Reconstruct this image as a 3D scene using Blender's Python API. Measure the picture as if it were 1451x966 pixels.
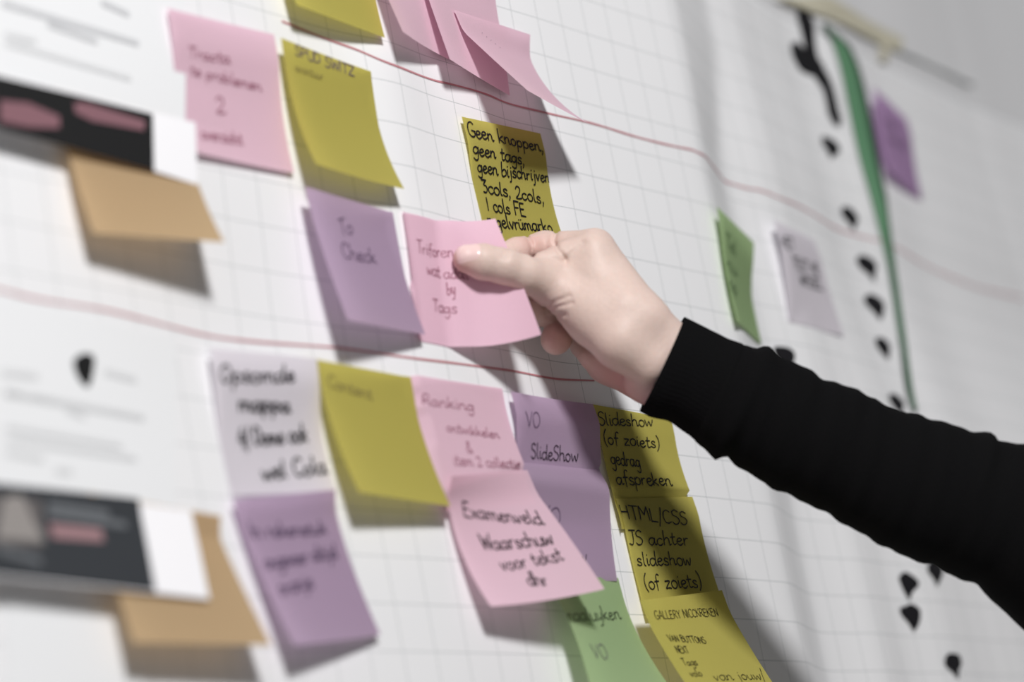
import bpy, math, random
import numpy as np
random.seed(7); rng = np.random.RandomState(7)
scene = bpy.context.scene
for o in list(bpy.data.objects): bpy.data.objects.remove(o)
H = 1.5                                    # height of the sheet's origin above the floor (m)
def W(P):                                  # wall millimetres (along, down, lift off wall) -> world metres
    P = np.asarray(P, float)
    return np.stack([P[..., 0], -P[..., 2], H * 1000 - P[..., 1]], -1) / 1000.

# ------------------------------------------------------------------ data (wall millimetres)
NOTES = {"F": [-17.8583, 75.6895, 4.0533, 0.0747, -0.6031, -0.0086, -1.8674, -0.143, 0.2554, 1.4677, -0.6229, 0.1665, 3.041, 0.1345, -0.3899, 1.1577, -2.7337, -0.8189, -0.6477, 0.1421, 1.503, -0.7807, -0.773], "A": [-85.8195, -100.6241, 3.0728, 0.0157, 0.0259, 0.0344, 0.3371, 0.1981, 0.0, -0.0465, -0.0134, 0.0, 0.0, -0.136, -0.1903, 0.0, 0.0, 0.4575, 0.6798, 0.1247, 0.1425, -0.4461, -0.6319], "B": [-176.5161, -5.7155, 4.0033, -0.0297, 0.0215, -0.0287, 0.5775, 0.385, -0.8182, 0.0188, -0.2261, -0.3329, -2.0602, -0.1723, -0.5111, -0.1084, 1.3669, 0.0, -0.0, 0.1589, 0.1953, 0.455, 1.0116], "C": [-98.5433, -5.4111, 7.5746, 0.0109, -0.0532, 0.0008, 0.4092, 0.5555, -1.3912, -0.067, -0.0061, 0.6753, -1.0062, -0.3354, 1.1456, 0.2616, 0.7912, -0.6706, -0.9643, 0.2126, 0.328, -0.145, -0.289], "D1": [-18.2398, -96.7051, 7.7857, -0.0703, -0.0794, 0.0744, 0.0268, -0.0477, -1.1919, -0.1773, 0.1254, -0.2704, -0.2246, -0.0004, -0.0, 0.9015, 0.7486, 0.0034, 0.0004, 0.1495, -0.2318, -0.8334, -0.2925], "D2": [34.5178, -92.7302, 4.5904, 0.0472, -0.0472, 0.0733, 0.0098, -0.0325, -0.2042, -0.1615, 0.1088, 0.0418, 0.1449, 0.0387, 0.1156, -0.3486, -1.2074, 0.4352, 1.3693, 0.7646, 1.2223, -0.9084, -1.6446], "D3": [57.6236, -56.9683, 7.5717, -0.0299, -0.0562, 0.1909, 0.0771, 0.7554, 0.0, -0.3753, 0.3804, -0.2435, 0.11, 0.5539, 0.1294, 0.3058, -0.5154, -1.6568, -0.8233, -0.1263, 0.0495, 1.17, 1.05], "E": [-99.8651, 79.9492, 7.9026, -0.0385, -0.0794, 0.0518, 0.1037, 0.2845, 0.0, -0.1307, 0.0654, 0.6766, -1.0273, -0.3609, 2.9574, 0.3177, 0.0163, -0.8024, -2.2283, 0.484, 1.0707, -0.3491, -0.7275], "G": [50.6378, 11.4552, 3.8603, -0.0871, -0.0279, 0.0038, 0.3637, 0.4759, 0.0, 0.0008, -0.2162, 0.021, -1.2517, 0.3945, 1.4037, 0.0843, 0.78, 0.113, -0.0291, 0.1105, 0.936, -0.7136, -1.8383], "H": [294.8035, 28.9754, 6.8488, 0.0571, -0.3008, 0.0041, 0.2383, 0.5937, 0.0, -0.1976, -0.1082, 0.3369, -0.2876, 0.4345, 2.0111, -0.1398, -0.6792, 0.081, -0.0088, 0.4746, 1.8389, -1.1293, -2.8747], "I": [401.8453, 11.3437, -18.2717, -0.0265, -0.2028, 0.0595, -0.0226, 0.1047, 0.0, 0.092, -0.1402, 0.9155, 1.3716, 0.439, 1.9472, 0.8305, 2.5868, -0.6703, -2.1782, -1.175, -2.582, -0.3796, -1.1714], "J": [640.4111, -147.364, -48.1265, 0.1414, -0.2087, 0.0376, 0.4313, 0.2359, -0.0, 0.0669, -0.171, 2.1603, 3.8265, 0.0473, 0.4497, 0.0, 0.0, 0.0358, -0.02, -0.3082, -0.9039, -1.7866, -3.3523], "K": [-181.1869, 173.2288, -0.3696, -0.0341, 0.0312, 0.0028, 0.372, 0.6684, 0.0, -0.1131, -0.1911, 0.9215, 0.9859, 0.6561, 1.9622, -0.0, 0.0, -0.0322, -0.0263, -0.2276, 0.4004, -1.2835, -3.3257], "L": [-106.7121, 173.395, 2.1502, 0.0067, -0.0325, 0.0354, 0.3143, 0.3289, 0.0022, -0.0397, 0.0546, 0.8906, -0.1758, -0.7597, 0.6905, -0.0442, -0.2147, -0.5653, -1.1752, 0.1213, 0.2284, 0.2939, 0.6418], "M": [-32.0599, 172.8951, 2.6787, -0.0274, -0.0281, 0.0307, 0.1461, 0.3896, 0.0, 0.023, -0.0128, 0.8665, 1.2205, 0.711, 3.2037, -0.8291, -2.3794, -0.3376, -1.5078, 0.6529, 1.959, -1.082, -2.4939], "N": [-26.0408, 231.6729, 11.4841, -0.1139, -0.0805, -0.431, 0.7635, 0.004, 0.0, 0.567, 0.2808, 0.1935, 1.1116, -1.3444, -0.8411, 0.0478, -1.9455, -0.256, -1.4618, -0.216, -0.062, 1.5697, 3.1962], "O": [45.0745, 175.5183, 5.6984, -0.0213, -0.0112, 0.085, 0.4133, 0.1907, -3.6234, 0.0716, -0.364, 0.8996, 1.4026, 0.6593, 3.1821, -0.0, 0.0, -0.147, -1.4497, 0.0002, -0.0001, -1.4056, -3.1346], "O2": [43.1971, 211.0552, 2.1015, 0.0148, -0.0095, 0.2428, 0.489, 0.1948, 0.0, 0.1082, -0.5198, 1.1434, 5.7297, 1.1302, 3.7451, -0.2798, -1.2325, -0.243, -0.0558, -0.5603, -2.4641, -1.1904, -5.7224], "P": [127.3375, 173.9247, 0.5545, -0.0059, 0.0013, 0.0473, 0.2248, 0.4438, 0.0, 0.0014, -0.0912, 0.2635, 1.3916, 1.1532, 3.9956, 0.0929, -1.0279, -0.8594, -2.747, 0.0316, 0.5846, -0.6875, -2.1976], "Q": [131.341, 228.8049, 0.6844, -0.069, 0.0159, 0.0973, 0.2092, 0.2758, 0.0, 0.013, -0.1771, 0.0931, 3.1624, 0.7288, 2.6903, 0.551, -0.487, -0.4254, -2.3077, -0.6012, -1.9178, -0.3418, -1.1392], "R": [118.7496, 296.1817, 13.0907, -0.1006, 0.0657, 0.1431, 0.2769, 0.2371, 0.0, -0.013, 0.1456, -0.4937, -0.3586, 0.1596, -0.0988, -0.298, -0.9814, -1.0025, -2.2848, 0.2396, 0.5378, 1.3903, 3.1831], "S": [44.2206, 279.6243, 5.714, -0.0292, -0.076, 0.2804, -0.1776, 0.5341, 0.0, -0.1731, -0.0189, -0.504, 2.3854, 0.2695, 1.7281, 2.1731, -1.8606, -1.9134, -3.0673, -0.8963, -0.627, 0.8719, 1.4409], "T": [-183.1215, 253.8444, 2.2088, -0.1734, -0.007, 0.0116, 0.1471, 0.2721, 0.0, -0.1861, 0.1355, -0.2316, -1.3365, 0.6526, 1.8207, 0.6257, 1.0901, -1.9439, -4.4293, -0.0314, 0.0631, 0.9397, 2.7641], "U": [-275.4148, 254.8187, 2.5032, 0.0107, -0.0467, -0.0601, -0.0741, 0.143, 0.0, 0.0041, 0.352, 0.4217, 0.4022, 1.3688, 4.3958, 0.1906, -0.1439, -2.3722, -5.6833, -0.0304, 0.1855, 0.4238, 0.8422], "V": [-259.7465, 53.3231, 2.0757, 0.013, 0.0187, 0.0504, 0.1207, 0.3565, 0.0, 0.0196, 0.0646, -0.1205, 0.1684, 0.4583, 0.5631, -1.3802, -2.2414, 0.4573, 0.4849, 1.225, 1.8507, -0.6393, -0.8252]}
TEXTS = [["G", "Geen knoppen,", [0.028, 0.1412], [0.986, 0.1694], 0.0536, 1.0, "k"], ["G", "geen tags,", [0.0458, 0.2721], [0.7072, 0.3012], 0.0508, 1.0, "k"], ["G", "geen bijschrijven", [0.0778, 0.4052], [1.015, 0.4205], 0.0521, 1.0, "k"], ["G", "3cols, 2cols,", [0.0955, 0.5544], [0.8865, 0.6101], 0.0541, 1.0, "k"], ["G", "1 cols FE", [0.1016, 0.6979], [0.5998, 0.7305], 0.0559, 1.0, "k"], ["G", "regelvrümarko", [0.0599, 0.8302], [0.8926, 0.856], 0.0574, 1.0, "k"], ["P", "Slideshow", [0.0156, 0.1896], [0.7307, 0.1264], 0.0598, 0.85, "k"], ["P", "(of zoiets)", [0.0345, 0.3413], [0.7735, 0.3409], 0.0563, 0.85, "k"], ["P", "gedrag", [0.0728, 0.5082], [0.4539, 0.5259], 0.0577, 0.85, "k"], ["P", "afspreken", [0.082, 0.6717], [0.7964, 0.6757], 0.0559, 0.85, "k"], ["Q", "HTML/CSS", [-0.0076, 0.1831], [0.8363, 0.2851], 0.0646, 0.85, "k"], ["Q", "JS achter", [0.0089, 0.4144], [0.7921, 0.4579], 0.0596, 0.85, "k"], ["Q", "slideshow", [0.0571, 0.5871], [0.7586, 0.6278], 0.0579, 0.85, "k"], ["Q", "(of zoiets)", [0.0768, 0.7765], [0.8096, 0.8052], 0.0561, 0.85, "k"], ["R", "GALLERY NICCKREKEN", [0.0939, 0.1639], [0.8447, 0.2194], 0.0341, 0.42, "k"], ["R", "VAN BUTTONS", [0.1147, 0.3568], [0.5223, 0.4317], 0.0281, 0.42, "k"], ["R", "NEXT", [0.1289, 0.4645], [0.2641, 0.4797], 0.029, 0.42, "k"], ["R", "Tags", [0.1107, 0.5714], [0.2757, 0.5889], 0.0317, 0.42, "k"], ["R", "volo", [0.1123, 0.6672], [0.2454, 0.6834], 0.0316, 0.42, "k"], ["R", "van jouw/", [0.3518, 0.7325], [0.9536, 0.7841], 0.0395, 0.42, "k"], ["S", "maaluyken", [-0.0531, 0.4445], [0.8472, 0.3985], 0.0612, 0.7, "k"], ["S", "VO", [0.1547, 0.726], [0.3752, 0.7336], 0.0533, 0.55, "g"], ["O", "VO", [0.1147, 0.2746], [0.2984, 0.2721], 0.0584, 0.6, "g"], ["O", "SlideShow", [0.1764, 0.5106], [0.7522, 0.5239], 0.058, 0.65, "k"], ["O2", "VO", [0.1822, 0.5524], [0.4246, 0.5619], 0.074, 0.6, "g"], ["O2", "slideshow", [0.0186, 0.8397], [0.6696, 0.847], 0.0519, 0.6, "k"], ["M", "Ranking", [0.0386, 0.2571], [0.6195, 0.2512], 0.047, 0.6, "m"], ["M", "ontwikkelen", [0.243, 0.4541], [0.8291, 0.4711], 0.0391, 0.6, "m"], ["M", "&", [0.3943, 0.6034], [0.4655, 0.6169], 0.0492, 0.6, "m"], ["M", "item 2 collectie", [0.214, 0.7072], [0.957, 0.7177], 0.0405, 0.6, "m"], ["N", "Examenveld", [0.1309, 0.3139], [0.8644, 0.4532], 0.0599, 0.85, "k"], ["N", "Waarschuw", [0.1942, 0.5797], [0.8399, 0.6112], 0.0583, 0.9, "k"], ["N", "voor tekst", [0.2709, 0.7441], [0.8343, 0.7403], 0.0524, 0.8, "k"], ["N", "dhr", [0.416, 0.8756], [0.5798, 0.8985], 0.0515, 0.8, "k"], ["E", "To", [0.2932, 0.3273], [0.4696, 0.2762], 0.0619, 0.7, "g"], ["E", "Check", [0.2425, 0.5032], [0.6741, 0.4973], 0.061, 0.8, "g"], ["F", "Triforen", [0.125, 0.3612], [0.4792, 0.3273], 0.0525, 0.7, "m"], ["F", "wat addit", [0.2077, 0.515], [0.5902, 0.4978], 0.0492, 0.7, "m"], ["F", "by", [0.3902, 0.6306], [0.4485, 0.6285], 0.0482, 0.8, "m"], ["F", "Tags", [0.2301, 0.7783], [0.4491, 0.7666], 0.0437, 0.7, "m"], ["B", "Tracta", [0.1425, 0.2891], [0.5324, 0.2772], 0.0348, 0.8, "m"], ["B", "te problemen", [0.1515, 0.401], [0.8199, 0.4287], 0.0364, 0.8, "m"], ["B", "2", [0.3483, 0.6409], [0.4426, 0.6387], 0.0602, 1.0, "m"], ["B", "overzicht", [0.1496, 0.8636], [0.5559, 0.8485], 0.0458, 1.0, "m"], ["C", "SPUD SWITZ", [0.1364, 0.0903], [0.8045, 0.0961], 0.0401, 0.7, "g"], ["C", "avontuur", [0.11, 0.21], [0.4355, 0.2096], 0.0304, 0.5, "f"], ["K", "Opsomde", [0.0576, 0.241], [0.7641, 0.1872], 0.0621, 1.3, "k"], ["K", "mappa", [0.2113, 0.4196], [0.7084, 0.4059], 0.057, 1.6, "k"], ["K", "4/ Dome ook", [0.1728, 0.6713], [0.8476, 0.6089], 0.0621, 1.4, "k"], ["K", "wel Cola", [0.3287, 0.8964], [0.9706, 0.8492], 0.0647, 1.4, "k"], ["L", "Content", [0.0758, 0.1896], [0.5379, 0.2373], 0.0461, 0.8, "f"], ["T", "In rekenstuk", [0.0626, 0.244], [0.8463, 0.3454], 0.0482, 1.1, "g"], ["T", "ongeveer altijd", [0.0804, 0.4555], [0.8749, 0.525], 0.0498, 1.1, "g"], ["T", "oranje", [0.1107, 0.643], [0.4942, 0.653], 0.0509, 1.1, "g"], ["H", "Tel", [0.1463, 0.3269], [0.4676, 0.3007], 0.0674, 1.0, "d"], ["H", "nu", [0.1046, 0.5279], [0.476, 0.4866], 0.066, 1.0, "d"], ["H", "op", [0.0261, 0.7274], [0.3694, 0.7036], 0.0707, 1.0, "d"], ["I", "HET", [0.0442, 0.24], [0.3665, 0.2226], 0.0541, 1.1, "k"], ["I", "TEST HE", [0.2327, 0.4128], [0.8608, 0.4243], 0.0557, 1.1, "k"], ["I", "WISSEL", [0.3321, 0.5708], [0.8488, 0.5859], 0.0572, 1.1, "k"], ["J", "los", [0.2112, 0.3536], [0.5554, 0.3283], 0.0522, 0.8, "g"], ["J", "veld", [0.229, 0.5705], [0.8295, 0.4548], 0.0576, 0.8, "g"], ["D3", ". . . . .", [0.291, 0.1449], [0.5267, 0.2337], 0.0396, 0.5, "g"]]
HAND = [["thumb", 3, [[18.2, 105.4, 14.0, 7.6], [24.5, 108.1, 19.4, 9.3], [34.4, 111.5, 25.8, 9.4], [46.4, 116.2, 30.7, 9.6], [65.5, 121.2, 33.0, 11.5], [79.1, 143.4, 49.1, 16]]], ["index", 2.5, [[47.2, 100.8, 13.3, 7.2], [61.8, 95.9, 16.0, 8], [82.3, 91.8, 21.0, 9], [87.1, 102.8, 51.6, 10.6]]], ["middle", 2.5, [[61.3, 128.4, 11.8, 7.6], [76.9, 128.7, 13.5, 8.3], [95.2, 126.0, 18.3, 9], [101.8, 110.4, 45.0, 10.5]]], ["ring", 2.5, [[82.6, 145.9, 16.3, 8.8], [93.2, 136.0, 14.3, 8.8], [106.1, 130.2, 16.9, 9], [109.7, 116.6, 35.2, 10.5]]], ["pinky", 2.5, [[103.6, 155.7, 22.2, 6.8], [106.6, 146.4, 16.8, 7.2], [110.5, 137.1, 16.0, 8], [113.6, 126.8, 28.6, 9.5]]], ["palm", 6, [[87.1, 102.8, 51.6, 10.6], [92.3, 152.2, 71.1, 13]]], ["palm", 6, [[60.9, 110.5, 32.0, 8], [75.9, 107.0, 39.9, 9.5], [80.4, 107.2, 54.3, 10]]], ["palm", 6, [[77.6, 118.0, 33.3, 11], [82.3, 120.1, 50.7, 13], [84.7, 144.7, 64.7, 15]]], ["palm", 6, [[92.3, 152.2, 71.1, 13], [105.0, 166.0, 74.6, 12.6]]], ["palm", 6, [[101.8, 110.4, 45.0, 10.5], [117.2, 164.6, 60.3, 13]]], ["palm", 6, [[109.7, 116.6, 35.2, 10.5], [117.4, 172.8, 53.1, 13]]], ["palm", 6, [[113.6, 126.8, 28.6, 9.5], [114.1, 158.6, 27.8, 12.5], [120.6, 176.3, 45.3, 12.5]]], ["palm", 6, [[79.1, 143.4, 49.1, 16], [82.0, 160.9, 60.2, 15], [94.7, 174.3, 67.3, 14]]], ["arm", 8, [[105.0, 166.0, 74.6, 12.6], [126.2, 200.4, 101.9, 16], [148.6, 225.8, 128.2, 18]]], ["arm", 8, [[106.1, 180.8, 55.1, 12.5], [123.9, 211.9, 93.4, 15], [147.5, 236.9, 121.4, 18]]]]
CREASES = [[[65.7, 88.8, 22.8], [67.4, 92.9, 23.1], [66.1, 100.7, 22.8]], [[83.2, 85.5, 30.3], [79.1, 92.1, 30.4], [79.4, 98.4, 31.3], [77.7, 105.1, 36.3]], [[58.3, 104.7, 31.4], [84.2, 104.5, 31.2]], [[64.3, 132.4, 26.1], [71.8, 128.8, 29.1], [79.9, 126.0, 32.6]], [[65.1, 134.8, 25.9], [73.1, 131.7, 29.5], [81.3, 130.0, 32.6]], [[31.6, 103.4, 31.1], [29.6, 108.1, 29.6]], [[96.5, 92.8, 27.3], [94.7, 100.1, 30.1]], [[76.4, 107.5, 36.8], [82.7, 101.6, 39.3], [85.7, 98.1, 45.0]], [[65.8, 137.2, 25.8], [71.7, 138.1, 33.2]], [[31.6, 105.1, 33.7], [28.1, 110.5, 33.4]]]
SLEEVE = [[104.1, 175.4, 69.1, 28.92, 21.46], [105.5, 177.1, 70.7, 29.02, 21.74], [106.9, 178.9, 72.3, 29.12, 22.02], [108.3, 180.4, 74.1, 28.91, 22.06], [109.7, 181.8, 76.0, 28.53, 21.97], [111.2, 183.2, 77.9, 28.15, 21.87], [112.6, 184.7, 79.8, 27.77, 21.78], [114.0, 186.4, 81.4, 27.89, 22.06], [115.3, 188.3, 83.0, 28.1, 22.43], [116.6, 190.2, 84.5, 28.31, 22.7], [118.0, 192.0, 86.0, 28.52, 22.94], [119.4, 193.7, 87.7, 28.88, 23.3], [120.7, 195.5, 89.3, 29.38, 23.77], [122.1, 197.3, 90.8, 29.96, 24.32], [123.4, 199.1, 92.4, 30.53, 24.86], [124.7, 201.0, 94.0, 31.11, 25.41], [126.1, 202.8, 95.5, 32.06, 26.26], [127.6, 204.0, 97.6, 33.76, 27.74], [128.9, 205.8, 99.2, 34.63, 28.54], [130.5, 206.5, 101.5, 33.19, 27.44], [132.0, 207.7, 103.6, 32.24, 26.74], [133.3, 209.6, 105.0, 32.38, 26.93], [134.7, 211.6, 106.4, 32.52, 27.13], [136.1, 213.5, 107.8, 32.66, 27.33], [137.6, 215.4, 109.1, 32.8, 27.53], [139.0, 217.2, 110.6, 33.1, 27.86], [140.5, 218.9, 112.2, 33.3, 28.12], [142.0, 220.5, 113.7, 33.51, 28.38], [143.5, 222.2, 115.3, 33.72, 28.63], [145.0, 224.0, 116.7, 33.7, 28.67], [146.4, 226.0, 118.0, 33.53, 28.56], [147.8, 227.8, 119.4, 33.28, 28.38], [149.4, 229.4, 121.1, 33.29, 28.42], [150.9, 230.7, 122.8, 33.53, 28.66], [152.5, 232.1, 124.6, 33.78, 28.91], [154.0, 233.5, 126.4, 34.02, 29.15], [155.6, 234.8, 128.2, 34.27, 29.39], [157.1, 236.2, 130.0, 34.51, 29.64], [158.7, 237.5, 131.8, 34.75, 29.88], [160.2, 239.2, 133.3, 34.57, 29.76], [161.6, 241.1, 134.7, 34.17, 29.45], [163.1, 243.0, 136.0, 33.91, 29.26], [164.6, 244.6, 137.7, 34.05, 29.41], [166.1, 246.2, 139.2, 34.19, 29.57], [167.6, 247.8, 140.8, 34.38, 29.77], [169.1, 249.4, 142.4, 34.57, 29.97], [170.5, 251.0, 144.0, 34.75, 30.17], [172.0, 252.7, 145.5, 34.94, 30.37], [173.5, 254.3, 147.1, 35.13, 30.57], [175.0, 255.9, 148.7, 35.41, 30.84], [176.6, 257.2, 150.5, 35.92, 31.33], [178.1, 258.6, 152.2, 36.43, 31.81], [179.6, 260.0, 154.0, 36.79, 32.15], [181.1, 261.5, 155.6, 37.06, 32.43], [182.7, 263.0, 157.3, 37.34, 32.71], [184.2, 264.5, 159.0, 37.61, 32.99], [185.7, 266.0, 160.6, 37.89, 33.27], [187.2, 267.5, 162.3, 38.16, 33.55], [188.7, 269.0, 164.0, 38.45, 33.84], [190.2, 270.5, 165.6, 38.74, 34.13], [191.8, 271.8, 167.4, 38.83, 34.25], [193.3, 273.1, 169.2, 38.92, 34.37], [194.8, 274.5, 171.0, 39.0, 34.49], [196.4, 275.7, 172.9, 39.17, 34.67], [198.0, 276.9, 174.8, 39.44, 34.95], [199.6, 278.1, 176.7, 39.71, 35.24], [201.1, 279.2, 178.6, 39.99, 35.52], [202.6, 280.7, 180.3, 39.89, 35.47], [204.0, 282.7, 181.5, 39.13, 34.84], [205.6, 283.9, 183.4, 39.35, 35.07], [207.1, 285.2, 185.2, 39.74, 35.46], [208.7, 286.5, 187.0, 40.16, 35.88], [210.2, 287.8, 188.9, 40.59, 36.3], [211.8, 289.1, 190.7, 41.01, 36.72], [213.3, 290.4, 192.4, 41.33, 37.05], [214.9, 291.6, 194.3, 41.45, 37.2], [216.4, 292.8, 196.2, 41.58, 37.35], [218.0, 294.0, 198.1, 41.7, 37.5]]
FLUSH = [[102.0, 169.8, 32.4, 26], [109.0, 186.0, 46.1, 20], [65.0, 92.7, 28.7, 12], [76.5, 149.3, 20.4, 10], [12.1, 107.4, 13.6, 9], [67.9, 125.9, 34.0, 9]]
NAIL = {"a3": [14.5, 104.8, 9.5], "b3": [23.6, 104.7, 19.9], "n3": [-0.7058, -0.2373, 0.6465], "w": 13}
FRAME = [[7.3, -32.5, 25.2]]
ELBOW = [[235.7, 312.8, 202.5, 46], [240.9, 325.2, 220.8, 50], [239.6, 380.9, 278.9, 55], [211.0, 432.8, 337.4, 60]]
MARKS = [[558.5, -80.41], [559.33, -23.62], [567.2, 14.24], [559.4, 45.84], [548.85, 81.09], [535.09, 127.3], [476.47, 264.1], [471.5, 286.27], [509.68, 318.98], [386.72, 111.31], [514.37, 254.52]]
GREEN_L = [[596.37, -188.26], [604.43, -158.39], [602.6, -122.83], [596.7, -80.44], [596.13, -33.99], [596.04, 11.23], [579.68, 64.79], [562.7, 109.29], [555.76, 129.55]]
GREEN_R = [[598.16, -185.11], [624.91, -163.43], [628.79, -128.92], [618.28, -79.11], [610.17, -36.59], [603.26, 10.09], [586.31, 63.96], [566.89, 110.52], [561.17, 129.0]]
GLYPH = [[[571.25, -190.88], [568.62, -173.96], [567.18, -155.09]], [[544.4, -152.55], [557.02, -149.48], [572.41, -148.09]], [[571.41, -145.57], [580.34, -132.92], [579.51, -108.85]]]
TAPE = [[615.79, -215.84], [749.12, -214.85], [735.21, -200.14], [595.26, -188.01], [519.42, -193.06]]
TAPE2 = [[699.08, -199.81], [715.13, -201.36], [703.95, -183.85], [687.39, -181.04]]
GAP = [[738.18, -200.88], [797.58, -202.16], [872.25, -202.04]]
RED1 = [[-85.67, -21.86], [-58.8, -19.18], [-32.74, -16.36], [-6.7, -11.12], [29.51, -10.42], [53.29, -11.31], [85.58, -12.23], [106.7, -10.98], [146.77, -10.63], [178.67, -11.68], [200.08, -11.52], [225.83, -10.62], [252.48, -10.57], [274.19, -11.16], [290.08, -11.94], [299.88, -11.41], [322.94, -11.81], [351.96, -13.09], [364.22, -12.03], [378.37, -12.22], [392.15, -11.82], [409.68, -12.74], [433.36, -11.36], [471.36, -12.56], [528.13, -10.23], [614.25, -10.06], [662.98, -6.77], [713.53, -3.62], [771.55, -1.95], [860.4, -6.86]]
RED2 = [[-326.3, 159.16], [-310.05, 160.41], [-284.83, 162.24], [-244.11, 161.95], [-200.7, 164.15], [-175.74, 165.23], [-150.54, 164.82], [-95.56, 162.46], [-70.3, 162.18], [-17.99, 163.41], [23.43, 162.72], [58.14, 161.93], [96.15, 161.32], [136.09, 159.46]]
PAGE1 = [[-306.43, -28.86], [-156.4, -34.26], [-172.6, 52.45], [-319.13, 54.15]]
STRIP1 = [[-330.57, 53.19], [-170.05, 54.38], [-180.26, 91.45], [-337.82, 79.4]]
BAN1 = [[-330.68, 53.92], [-200.27, 55.5], [-210.04, 89.43], [-306.32, 84.39], [-337.93, 79.79]]
B1A = [[-301.57, 68.29], [-283.8, 66.19], [-265.58, 69.84], [-267.74, 76.84], [-287.99, 80.05], [-305.14, 80.39]]
B1B = [[-253.57, 60.0], [-245.8, 58.41], [-207.28, 60.9], [-210.19, 67.04], [-244.33, 68.31], [-254.42, 65.65]]
PAGE2 = [[-335.69, 162.43], [-197.95, 170.29], [-220.02, 259.16], [-350.39, 257.79]]
HEART = [[-271.97, 191.08], [-267.28, 187.41], [-261.15, 185.97], [-257.91, 188.02], [-260.36, 195.98], [-263.77, 201.91], [-266.97, 202.26], [-270.89, 197.17]]
STRIP2 = [[-358.21, 252.32], [-211.4, 259.75], [-221.0, 306.33], [-372.91, 298.01]]
BAN2 = [[-358.41, 253.6], [-244.81, 256.02], [-254.29, 303.66], [-372.68, 297.35]]
B2P = [[-358.8, 256.16], [-304.11, 257.02], [-312.7, 284.35], [-368.62, 285.59]]
B2F = [[-327.05, 261.35], [-315.92, 258.48], [-314.38, 270.6], [-311.76, 281.88], [-338.28, 281.27]]
B2A = [[-305.72, 272.51], [-275.06, 273.48], [-275.97, 279.92], [-305.94, 279.48]]
PAGE3 = [[-330.99, 303.1], [-263.24, 311.9], [-256.78, 350.3], [-337.15, 350.56]]
T1 = [[[-284.98, 12.07], [-198.78, 15.35]], [[-257.15, 17.13], [-227.95, 19.95]], [[-219.31, -2.57], [-203.2, 0.05]], [[-285.45, 28.39], [-267.94, 28.37]], [[-286.18, 32.94], [-207.25, 36.21]]]
T2 = [[[-315.45, 200.95], [-294.54, 200.77]], [[-251.27, 193.88], [-232.87, 195.58]], [[-314.99, 210.59], [-232.31, 214.61]], [[-279.97, 215.25], [-269.48, 217.64]], [[-317.72, 227.09], [-249.59, 230.24]], [[-317.83, 232.7], [-241.63, 235.78]], [[-319.64, 238.76], [-299.38, 240.48]], [[-291.83, 245.22], [-283.35, 245.25]]]
T2B = [[[-301.28, 263.1], [-268.19, 265.17]], [[-302.95, 267.43], [-259.45, 270.37]], [[-338.3, 286.7], [-318.24, 291.49]]]
CAM = {"C": [-1097.747, 561.163, -872.539], "R": [[0.6313426, 0.1783249, -0.754723], [0.1055858, 0.944375, 0.3114604], [0.7682826, -0.2763262, 0.5773956]]}


# ------------------------------------------------------------------ camera, world, lamp, exposure
cd = bpy.data.cameras.new('camera'); cam = bpy.data.objects.new('camera', cd); scene.collection.objects.link(cam)
scene.camera = cam
from mathutils import Matrix, Vector
_c = CAM['C']; _R = CAM['R']
def _dir(v): return Vector((v[0], v[2], -v[1]))
_loc = Vector((_c[0], _c[2], H * 1000 - _c[1])) / 1000
m = Matrix.Identity(4)
xs, ys, zs = _dir(_R[0]), -_dir(_R[1]), -_dir(_R[2])
for i in range(3): m[i][0] = xs[i]; m[i][1] = ys[i]; m[i][2] = zs[i]; m[i][3] = _loc[i]
cam.matrix_world = m
cd.sensor_width = 36; cd.lens = 3800 / 1451 * 36; cd.clip_start = .05
cd.dof.use_dof = True; cd.dof.focus_distance = 1.558; cd.dof.aperture_fstop = 2.9

wd = bpy.data.worlds.new('room_light'); scene.world = wd; wd.use_nodes = True
wd.node_tree.nodes['Background'].inputs[0].default_value = (.95, .97, 1, 1)
wd.node_tree.nodes['Background'].inputs[1].default_value = .13
ld = bpy.data.lights.new('lamp', 'POINT'); lamp = bpy.data.objects.new('lamp', ld); scene.collection.objects.link(lamp)
ld.energy = 262; ld.shadow_soft_size = .2; ld.color = (1, .992, .985)
lamp.location = W([-1130, -1100, 1800])
scene.view_settings.view_transform = 'Standard'; scene.view_settings.look = 'None'
scene.view_settings.exposure = 0; scene.view_settings.gamma = 1

# ------------------------------------------------------------------ surfaces
WS=1.0
def sheet_w(u,d):
    # lift of the hanging grid sheet (mm toward room)
    f=lambda a,b,x:np.clip((x-a)/(b-a),0,1)
    sm=lambda q:q*q*(3-2*q)
    w=4.5*np.exp(-((u+5)/28)**2)*np.clip(1-(d)/220,0,1)
    w=w-4.5*np.exp(-((u-105)/30)**2)*np.clip(.8+d/500,.3,1.2)*np.exp(-((d-60)/160)**2)
    sp=lambda x:4.5*np.logaddexp(0,x/4.5)
    a=303+5*f(0,-80,d)-5*f(100,250,d); b=364+34*f(-30,-120,d)-14*f(60,250,d)
    drop=21+6*sm(f(200,-20,d))+5*sm(f(-20,-140,d))
    w=w-drop*(sp(u-a)-sp(u-b))/(b-a)
    w=w+3*np.exp(-((u-420)/25)**2)*f(-150,300,d)
    w=w-3*sm(f(420,640,u))-19*sm(f(428,545,u))*sm(f(240,-10,d))
    w=w-26*f(600,860,u)*sm(f(280,0,d))
    # left part sags a little away
    w=w-7*np.exp(-((u+150)/90)**2)*np.exp(-((d-170)/90)**2)
    return w
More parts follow.
